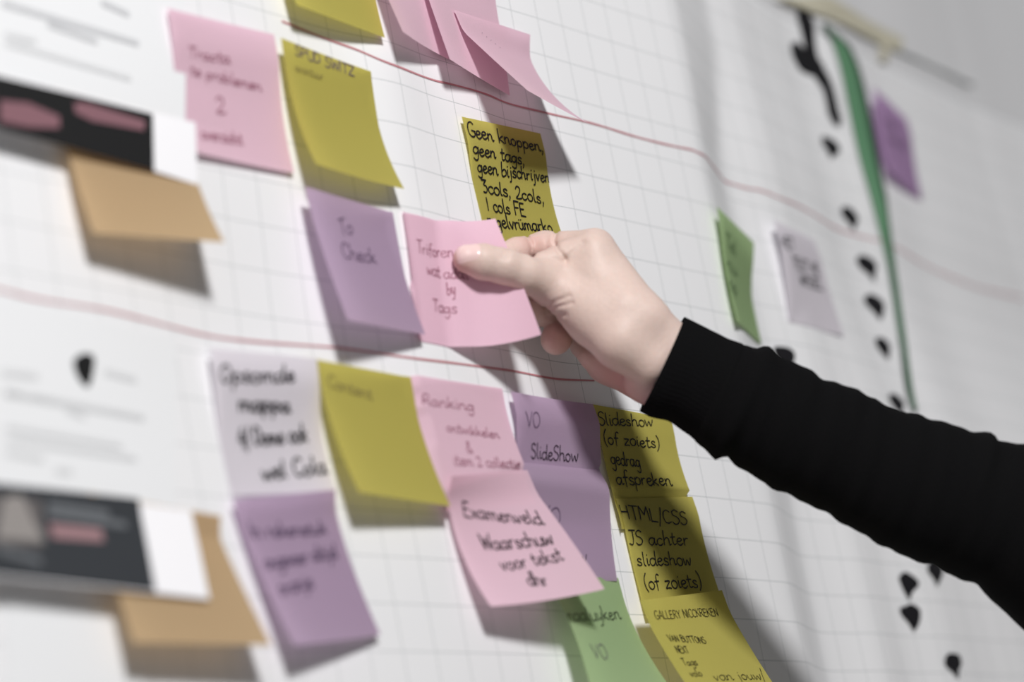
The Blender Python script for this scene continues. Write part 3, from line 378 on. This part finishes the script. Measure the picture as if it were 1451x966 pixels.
# ------------------------------------------------------------------ handwriting: single-stroke letters (x-height 4, baseline 0)
GL = {
'a': (5, '4 3.2 2.8 4 1 3.7 0 1.8 1 0 2.6 .3 3.9 2.6;4 4 3.8 1.2 4.3 0 5.2 .5'), 'b': (4.6, '.4 8 .2 4 .2 .4 1.8 -.1 3.8 1 3.9 3 2.4 4 .3 2.6'), 'c': (4, '3.6 3.4 2.3 4.1 .6 3.2 .2 1.5 1.2 0 2.6 0 3.8 .9'),
'd': (5, '3.8 3.2 2.4 4 .6 3.3 .1 1.4 1.2 0 2.8 .4 3.9 2.4;4.2 8 4 4 4 1 4.4 0 5.1 .4'), 'e': (4.2, '.4 2 2.2 2.2 3.5 3.1 2.4 4.1 .9 3.6 .2 1.8 1 .2 2.4 -.1 4.1 1'), 'f': (3.4, '3.6 7.4 2.6 8 1.6 7 1.4 4 1.3 -1.2;0 3.8 3 4'),
'g': (4.8, '3.8 3.3 2.3 4.1 .6 3.2 .3 1.4 1.6 .3 3.2 1 3.9 3;4 4 4 0 3.6 -2.6 2 -3.4 .4 -2.4'), 'h': (4.8, '.5 8 .4 4 .3 0;.4 2.6 1.8 4 3.3 3.5 3.5 1.5 3.7 0 4.6 .5'), 'i': (2, '.8 4 .7 1 1.1 0 1.8 .4;.9 5.9 1.1 6.1'),
'j': (2.6, '1.6 4 1.7 0 1.2 -2.6 0 -3;1.7 5.9 1.9 6.1'), 'k': (4.4, '.5 8 .4 4 .3 0;3.4 4.1 .6 2 2.2 1.3 3.8 0'), 'l': (2, '.7 8 .6 4 .7 .8 1.6 0'), 'm': (7, '.3 4 .4 0;.4 2.6 1.6 4 2.8 3.4 2.9 0;2.9 2.6 4.2 4 5.4 3.4 5.5 .8 6.4 0 7 .5'),
'n': (4.8, '.3 4 .4 0;.4 2.4 1.8 4 3.2 3.5 3.4 1.2 3.9 0 4.8 .6'), 'o': (4.4, '2.2 4.1 .6 3.3 .2 1.6 1.2 0 2.8 0 3.9 1.6 3.6 3.3 2.2 4.1'), 'p': (4.6, '.4 4 .3 0 .1 -3.4;.4 2.7 2 4.1 3.7 3.3 3.8 1.2 2.4 0 .5 .8'),
'r': (3.6, '.4 4 .5 0;.5 2.2 1.6 3.8 3 3.9'), 's': (3.8, '3.2 3.5 1.8 4.2 .5 3.3 1.4 2.2 2.9 1.6 3.1 .4 1.6 -.1 .1 .5'), 't': (3.4, '1.4 6.6 1.2 3 1.4 .4 2.4 0 3.2 .5;0 4.2 3 4.4'), 'u': (4.6, '.3 4 .3 1.2 1.2 0 2.6 .3 3.7 2;3.7 4 3.6 1 4 0 4.6 .4'),
'v': (4, '.1 4 1.6 0 2.4 1.6 3.6 4.2'), 'w': (5.8, '.1 4 1.2 0 2.7 3.2 3.9 0 4.9 2 5.4 4.2'), 'y': (4.4, '.3 4 .8 1.2 2 .4 3.4 1.8;3.8 4 3.4 0 2.4 -2.8 .6 -3'), 'z': (4, '.2 4 3.4 4 1.8 2 .2 0 2 .2 3.8 0'),
'\u00fc': (4.6, '.3 4 .3 1.2 1.2 0 2.6 .3 3.7 2;3.7 4 3.6 1 4 0 4.6 .4;1 5.6 1.2 5.8;2.8 5.7 3 5.9'), 'x': (4, '.2 4 3.6 0;3.6 4 .2 0'), 'q': (4.6, '3.8 3.3 2.3 4.1 .6 3.2 .3 1.4 1.6 .3 3.2 1 3.9 3;4 4 4 -3.4'),
'A': (5.4, '0 0 1.2 4 2.6 8;2.6 8 3.8 4 5 0;.9 2.8 4.2 2.9'), 'B': (5, '.4 8 .3 0;.4 8 3 8 3.6 6 .5 4.4;.5 4.4 3.4 4.2 4.4 2 3 .1 .3 0'), 'C': (5, '4.6 7 3 8.1 1 6.8 .2 3.8 1 .8 2.8 0 4.8 1'), 'D': (5.2, '.4 8 .3 0;.4 8 3.4 7.4 4.8 4.4 4 1.2 .3 0'),
'E': (4.8, '.6 8 .4 4 .3 0;.6 8 4.2 8;.4 4.2 3.6 4.3;.3 0 4.4 -.2'), 'F': (4.6, '.6 8 .4 4 .3 0;.6 8 4.4 7.8;.4 4.2 3.6 4.3'), 'G': (5.4, '4.6 7.2 3 8.2 1 7 .2 4 .9 .9 3 -.1 4.8 1 4.9 3;2.8 3.4 5.2 3.2'), 'H': (5.2, '.4 8 .3 0;4.6 8 4.5 0;.3 4 4.6 4.2'),
'I': (1.8, '.8 8 .7 0'), 'J': (4.4, '3 8 3.1 2.6 2.2 0 .4 .6;.8 8 4.6 8'), 'K': (5, '.5 8 .4 0;4.4 8 .6 3.8;1.6 4.6 4.6 0'), 'L': (4.4, '.6 8 .4 4 .4 .1;.4 .1 4.2 0'), 'M': (6.4, '.3 0 .8 8;.8 8 3 3;3 3 5.2 8;5.2 8 5.8 0'), 'N': (5.4, '.3 0 .5 8;.5 8 4.5 0;4.5 0 4.8 8'),
'O': (5.6, '2.8 8.1 .8 6.6 .3 3.6 1.4 .4 3.2 0 4.8 2 5 5.6 3.8 7.8 2.6 8'), 'P': (4.8, '.5 8 .4 0;.5 8 3.4 8 4.3 6 3 4.2 .5 3.9'), 'R': (5, '.5 8 .4 0;.5 8 3.4 8 4.2 6.2 3 4.4 .5 4.1;2 4 4.6 0'), 'S': (4.8, '4.2 7.2 2.6 8.2 .8 7 1 5 3.2 4 4.4 2.2 3.2 .2 1.4 -.1 .2 1'),
'T': (5, '2.6 8 2.5 4 2.4 0;.2 8 5 8.1'), 'U': (5.2, '.4 8 .4 2.4 1.8 0 3.6 .4 4.6 2.8 4.7 8'), 'V': (5, '.2 8 1.4 4 2.5 0;2.5 0 3.6 4 4.9 8.2'), 'W': (6.6, '.2 8 1.6 0;1.6 0 3.2 6;3.2 6 4.8 0;4.8 0 6.4 8'), 'X': (5, '.3 8 4.7 0;4.7 8 .3 0'), 'Y': (5, '.3 8 2.4 4;4.8 8 2.4 4;2.4 4 2.3 0'),
'Z': (5, '.3 8 4.6 8;4.6 8 .3 0;.3 0 4.8 0'), '1': (2, '.8 7.6 .7 4 .6 0'), '2': (4.6, '.4 6 1.6 7.6 3.4 7 3.6 5 1.8 2 .2 .4 2 .1 4.4 .6'), '3': (4.4, '.2 7.4 3.6 7.6;3.6 7.6 1.6 4.8 3.4 4.2 4 2.2 2.6 .1 .6 .2'), '4': (4.6, '2.8 8 .4 3 4.4 3.2;3.2 5.4 3 -.4'),
'(': (2.6, '2.2 8.6 .8 6 .5 3 1 .2 2 -1.8'), ')': (2.6, '.4 8.6 1.7 6 2 3 1.4 .2 .2 -1.8'), '/': (2.6, '2.4 8.6 1.4 4 .2 -2'), ',': (2, '.9 .6 .9 -.6 .3 -2'), '.': (1.8, '.5 .2 .8 .3'), '&': (4.6, '4.2 .2 1.4 5.4 2 7.2 3.2 6 .8 3 .6 1 2 0 4 2.2'), ' ': (3, '')}
def write(n, text, p0, p1, h, w, ck, root, loc):
    x = 0; strokes = []
    for chx in text:
        wd_, st_ = GL[chx]; sc = rng.uniform(.94, 1.06); dy = rng.uniform(-.25, .25)
        for s_ in st_.split(';'):
            q = np.array(s_.split(), float).reshape(-1, 2)
            if len(q): q = q * sc; q[:, 0] += x + .06 * q[:, 1]; q[:, 1] += dy; strokes.append(crom(q, 4))
        x += wd_ * .96 + .5
    b = (np.array(p1) - np.array(p0)) / x; VV = []; FF = []
    for q in strokes:
        s = p0[0] + b[0] * q[:, 0]; t = p0[1] + b[1] * q[:, 0] - q[:, 1] / 4 * h
        V_, F_ = ribbon(np.column_stack([s, t]), w / 2 / 76)
        FF += [tuple(i + len(VV) for i in f) for f in F_]; VV += V_.tolist()
    V_ = np.clip(np.array(VV), .004, .996); P_, en = note_surf(n, V_[:, 0], V_[:, 1]); P_ += en * .4
    return obj('handwriting', P_, FF, INK[ck], root, False, loc)

# ------------------------------------------------------------------ sticky notes
NOTE = [
 ('A', 'olive', 'olive yellow sticky note cut off by the top edge, its lower edge lifting'),
 ('B', 'pink', 'pink sticky note with faint mauve writing, topmost at the left beside the printed page'),
 ('C', 'olive', 'olive yellow sticky note lifting at its bottom, right of the left pink note'),
 ('D1', 'pink', 'leftmost pink sticky note of the overlapping pink cluster at the top'),
 ('D2', 'pink', 'middle pink sticky note of the top cluster, shaded by the curling one'),
 ('D3', 'pink', 'pink sticky note of the top cluster, curling out to a sharp lower right point'),
 ('E', 'purple', 'purple sticky note reading To Check, left of the hand'),
 ('F', 'pink_bright', 'pale pink sticky note pinched and pulled forward by the hand'),
 ('G', 'olive', 'olive yellow sticky note with black writing Geen knoppen, above the hand'),
 ('H', 'green', 'narrow looking green sticky note bent across the fold of the sheet, above the sleeve'),
 ('I', 'grey', 'pale grey sticky note with black capitals right of the small green note'),
 ('J', 'dpurple', 'purple sticky note alone at the far right beyond the green strip'),
 ('K', 'grey', 'lilac white sticky note with thick black writing at the lower left'),
 ('L', 'olive', 'olive yellow sticky note nearly blank, between the lilac white note and a pink note'),
 ('M', 'pink', 'pink sticky note with faint writing, tucked above the boldly written pink one'),
 ('N', 'pink', 'pink sticky note with bold black writing, sticking out over the green note'),
 ('O', 'purple', 'purple sticky note reading VO SlideShow, half in the shadow of the hand'),
 ('O2', 'purple', 'purple sticky note below the VO SlideShow note, mostly covered by a pink one'),
 ('P', 'olive', 'yellow sticky note reading Slideshow (of zoiets) gedrag, partly under the cuff'),
 ('Q', 'olive', 'yellow sticky note reading HTML/CSS JS achter slideshow, in the shadow of the arm'),
 ('R', 'olive', 'lowest yellow sticky note with small capitals GALLERY, jutting out at the bottom'),
 ('S', 'green', 'green sticky note at the bottom under the bold pink note'),
 ('T', 'purple', 'purple sticky note with three blurred lines of writing below the lilac white note'),
 ('U', 'orange', 'lower orange sticky note, partly covered by the slate banner strip'),
 ('V', 'orange', 'upper orange sticky note, partly covered by the black banner strip')]
for n, col, label in NOTE:
    nx, ny = 25, 29; a, b = np.meshgrid(np.linspace(0, 1, nx), np.linspace(0, 1, ny))
    P_, en = note_surf(n, a.ravel(), b.ravel())
    V, F = P_, [(j*nx+i, (j+1)*nx+i, (j+1)*nx+i+1, j*nx+i+1) for j in range(ny-1) for i in range(nx-1)]; lc = W(P_[nx // 2])
    o = obj('sticky_note', V, F, NM[col], None, True, lc); tag(o, label, 'sticky note')
    for (k, text, p0, p1, h, w, ck) in TEXTS:
        if k == n: write(n, text, p0, p1, h, w, ck, o, lc)

# ------------------------------------------------------------------ hand and forearm: one implicit surface
RES = .85
fwd = np.array([CAM['R'][2][0], CAM['R'][2][1], -CAM['R'][2][2]])      # view axis in (along, down, lift)
def smin(a, b, k):
    h = np.clip(.5 + .5 * (b - a) / k, 0, 1); return b * (1 - h) + a * h - k * h * (1 - h)
def build_hand():
    J = np.array([q for c in HAND for q in c[2]]); pad = 6
    lo = (J[:, :3] - J[:, 3:]).min(0) - pad; hi = (J[:, :3] + J[:, 3:]).max(0) + pad
    nn = np.ceil((hi - lo) / RES).astype(int)
    X = [(lo[i] + np.arange(nn[i]) * RES).astype(np.float32) for i in range(3)]
    GX, GY, GZ = np.meshgrid(*X, indexing='ij')
    def cone(p, q):
        a = np.array(p[:3]); ba = np.array(q[:3]) - a; bb = ba @ ba
        F = np.full(GX.shape, 60, np.float32)
        l = np.minimum(p[:3], q[:3]) - 38; h_ = np.maximum(p[:3], q[:3]) + 38
        sl_ = tuple(slice(max(0, int((l[i] - lo[i]) / RES)), min(nn[i], int((h_[i] - lo[i]) / RES) + 1)) for i in range(3))
        x, y, z = GX[sl_] - a[0], GY[sl_] - a[1], GZ[sl_] - a[2]
        t = np.clip((x * ba[0] + y * ba[1] + z * ba[2]) / bb, 0, 1)
        d = np.sqrt((x - t * ba[0]) ** 2 + (y - t * ba[1]) ** 2 + (z - t * ba[2]) ** 2) - (p[3] + t * (q[3] - p[3]))
        F[sl_] = d; return F
    body = None; fingers = []
    for nm, k, js in HAND:
        f = None
        for p, q in zip(js[:-1], js[1:]):
            c = cone(p, q); f = c if f is None else smin(f, c, k)
        if nm in ('index', 'middle', 'ring', 'pinky'): fingers.append(f)
        else: body = f if body is None else smin(body, f, 7 if nm != 'thumb' else 6)
    res = smin(body, fingers[0], 4)
    for f in fingers[1:]: res = smin(res, smin(body, f, 4), .8)
    for ci, pl in enumerate(CREASES):                     # skin folds: shallow grooves
        best = np.full(GX.shape, 99, np.float32)
        for p, q in zip(pl[:-1], pl[1:]):
            a = np.array(p); ba = np.array(q) - a
            l = np.minimum(p, q) - 20; h_ = np.maximum(p, q) + 20
            sl_ = tuple(slice(max(0, int((l[i] - lo[i]) / RES)), min(nn[i], max(0, int((h_[i] - lo[i]) / RES) + 1))) for i in range(3))
            v = np.stack([GX[sl_] - a[0], GY[sl_] - a[1], GZ[sl_] - a[2]], -1); v = v - (v @ fwd)[..., None] * fwd
            ba = ba - (ba @ fwd) * fwd; t = np.clip((v @ ba) / (ba @ ba), 0, 1)
            best[sl_] = np.minimum(best[sl_], np.linalg.norm(v - t[..., None] * ba, axis=-1))
        res = res + (1.7, 1.7, 1.1, 1.0, .9, .6, .7, 1.3, .8, .8)[ci] * np.exp(-(best / (1.2, 1.2, 1.6, 1.1, 1.1, 1.2, 1.4, 1.8, 1.3, 1.3)[ci]) ** 2)
    return res, lo, nn
def surface_nets(Fd, lo):
    s = Fd < 0; nx, ny, nz = Fd.shape
    cnt = np.zeros((nx - 1, ny - 1, nz - 1), np.int8)
    for i in (0, 1):
        for j in (0, 1):
            for k in (0, 1): cnt += s[i:nx-1+i, j:ny-1+j, k:nz-1+k]
    act = (cnt > 0) & (cnt < 8); idx = np.full(act.shape, -1); I = np.argwhere(act); idx[act] = np.arange(len(I))
    acc = np.zeros((len(I), 3)); num = np.zeros(len(I)); cor = [(i, j, k) for i in (0, 1) for j in (0, 1) for k in (0, 1)]
    for a in cor:
        for ax_ in range(3):
            if a[ax_]: continue
            b = list(a); b[ax_] = 1
            fa = Fd[I[:, 0] + a[0], I[:, 1] + a[1], I[:, 2] + a[2]]; fb = Fd[I[:, 0] + b[0], I[:, 1] + b[1], I[:, 2] + b[2]]
            c = (fa < 0) != (fb < 0); t = np.where(c, fa / np.where(c, fa - fb, 1), 0)
            p = np.array(a, float)[None].repeat(len(I), 0); p[:, ax_] = t
            acc += p * c[:, None]; num += c
    V = (I + acc / num[:, None]) * RES + lo; Fc = []
    for ax_ in range(3):
        o1, o2 = [(1, 2), (2, 0), (0, 1)][ax_]
        sh = [slice(1, -1)] * 3; sh[ax_] = slice(0, -1); sh2 = list(sh); sh2[ax_] = slice(1, None)
        A = s[tuple(sh)]; Bb = s[tuple(sh2)]; E = np.argwhere(A != Bb); flip = A[A != Bb]
        base = E.copy()
        for q in range(3):
            if q != ax_: base[:, q] += 1
        def g(d1, d2):
            c = base.copy(); c[:, o1] -= d1; c[:, o2] -= d2; return idx[c[:, 0], c[:, 1], c[:, 2]]
        Q = np.stack([g(0, 0), g(1, 0), g(1, 1), g(0, 1)], 1); Q[~flip] = Q[~flip][:, ::-1]; Fc.append(Q)
    return V, np.concatenate(Fc)
Fd, lo, nn = build_hand()
V, Fq = surface_nets(Fd, lo)
hl = W([150, 170, 60])
Fq = Fq[:, ::-1]
person = obj('person', V, Fq, skin, None, True, hl)
tag(person, 'person reaching in from the right, black sleeve, hand pinching a pale pink note', 'person')
J_ = np.array([q[:3] for c in HAND for q in c[2]])
FL = np.array(FLUSH); dd_ = np.linalg.norm(V[:, None, :] - FL[None, :, :3], axis=2) / FL[None, :, 3]
fl = np.clip(np.exp(-dd_ ** 2).sum(1) * .5, 0, 1)
at = person.data.attributes.new('flush', 'FLOAT', 'POINT'); at.data.foreach_set('value', fl.astype(np.float32))
nt = skin.node_tree; an = nt.nodes.new('ShaderNodeAttribute'); an.attribute_name = 'flush'
mx = nt.nodes.new('ShaderNodeMix'); mx.data_type = 'RGBA'; bs = nt.nodes['Principled BSDF']; src = bs.inputs['Base Color'].links[0].from_socket
nt.links.new(an.outputs['Fac'], mx.inputs['Factor']); nt.links.new(src, mx.inputs['A']); mx.inputs['B'].default_value = (*lin((206, 150, 142)), 1)
nt.links.new(mx.outputs['Result'], bs.inputs['Base Color'])
md = person.modifiers.new('smooth', 'SMOOTH'); md.factor = .5; md.iterations = 2

def sample(p):
    g = (np.asarray(p) - lo) / RES; i = np.clip(g.astype(int), 0, np.array(Fd.shape) - 2); f = g - i; r = 0
    for a in (0, 1):
        for b in (0, 1):
            for c in (0, 1): r += Fd[i[0]+a, i[1]+b, i[2]+c] * (f[0] if a else 1-f[0]) * (f[1] if b else 1-f[1]) * (f[2] if c else 1-f[2])
    return r
# thumbnail: a plate laid on the thumb's camera-side upper face
NV = []; a = np.array(NAIL['a3']); b = np.array(NAIL['b3']); axd = (b - a); Ln = np.linalg.norm(axd); axd /= Ln
wn = np.array(NAIL['n3']); wn = wn - (wn @ axd) * axd; wn /= np.linalg.norm(wn); sd = np.cross(axd, wn); nn1, nn2 = 11, 9
for i in range(nn1):
    for j in range(nn2):
        x = i / (nn1 - 1); y = (j / (nn2 - 1) - .5) * 2
        r = math.sqrt(max(0, 1 - (max(0, (x - .72) / .28)) ** 2 * .7)) * math.sqrt(max(0.05, 1 - (max(0, (.2 - x) / .2)) ** 2 * .5))
        p = a + axd * Ln * x + sd * NAIL['w'] / 2 * y * r + wn * 16
        for _ in range(40):
            d = sample(p)
            if d < .05: break
            p = p - wn * max(d * .7, .05)
        NV.append(p + wn * (.55 if 0 < i < nn1 - 1 and 0 < j < nn2 - 1 else -.15))
tag(obj('thumbnail', NV, [(i*nn2+j, i*nn2+j+1, (i+1)*nn2+j+1, (i+1)*nn2+j) for i in range(nn1-1) for j in range(nn2-1)], nail, person, True, hl), 'glossy short thumbnail')

# ------------------------------------------------------------------ sleeve and ribbed cuff
SLa = np.array(SLEEVE); ELa = np.array([e + [e[3]] for e in ELBOW])
S = np.vstack([SLa, ELa[:0]])
e1 = np.array(FRAME[0]); e2 = fwd / np.linalg.norm(fwd); e1 = e1 - (e1 @ e2) * e2; e1 /= np.linalg.norm(e1)
def loft(stations, nv, disp, name, cap_end=False, lip=0, m=knit):
    V = []; n = len(stations)
    rings = [(st_, 0) for st_ in stations]
    if lip:
        st0 = stations[0]; stn = stations[2]
        i1 = st0.copy(); i1[3:] -= lip; i2 = stn.copy(); i2[3:] -= lip
        rings = [(i2, 1), (i1, 1)] + rings
    for r_i, (st_, inner) in enumerate(rings):
        for k in range(nv):
            th = 2 * math.pi * k / nv; dsp = 0 if inner else disp(r_i, th, st_)
            V.append(st_[:3] + e1 * math.cos(th) * (st_[3] + dsp) + e2 * math.sin(th) * (st_[4] + dsp))
    F = [(r*nv+k, r*nv+(k+1) % nv, (r+1)*nv+(k+1) % nv, (r+1)*nv+k) for r in range(len(rings)-1) for k in range(nv)]
    if cap_end: F.append(tuple(reversed([(len(rings)-1)*nv+k for k in range(nv)])))
    o = obj(name, V, F, m, person, True, hl)
    return o
nc_ = 14
cuff = loft(SLa[:nc_], 180, lambda r, th, s: .25 * math.sin(th * 60), 'cuff', lip=1.6)
# extend to elbow and upper arm
ext = [];
last = SLa[-1]
pts = np.vstack([SLa[-8:][:, :3][::7], ELa[:, :3]]); rad = np.concatenate([[SLa[-8][3], SLa[-1][3]], ELa[:, 3]])
path = crom(np.vstack([SLa[-1][:3], ELa[1:, :3]]), 8); rr = crom(np.vstack([[SLa[-1][3], SLa[-1][4]], [[e[3], e[3]] for e in ELBOW[1:]]]), 8)
ext = np.column_stack([path, rr])[1:]
body = np.vstack([SLa[nc_ - 2:], ext])
def wr(r, th, s):
    a = r * 7.0
    return .5 * math.sin(a / 9 + 2 * math.cos(th)) + .35 * math.sin(a / 5.2 + 3 * math.sin(th + 1)) + (1.0 if r < 2 else 0)
loft(body, 96, wr, 'sleeve', True, lip=1.2)
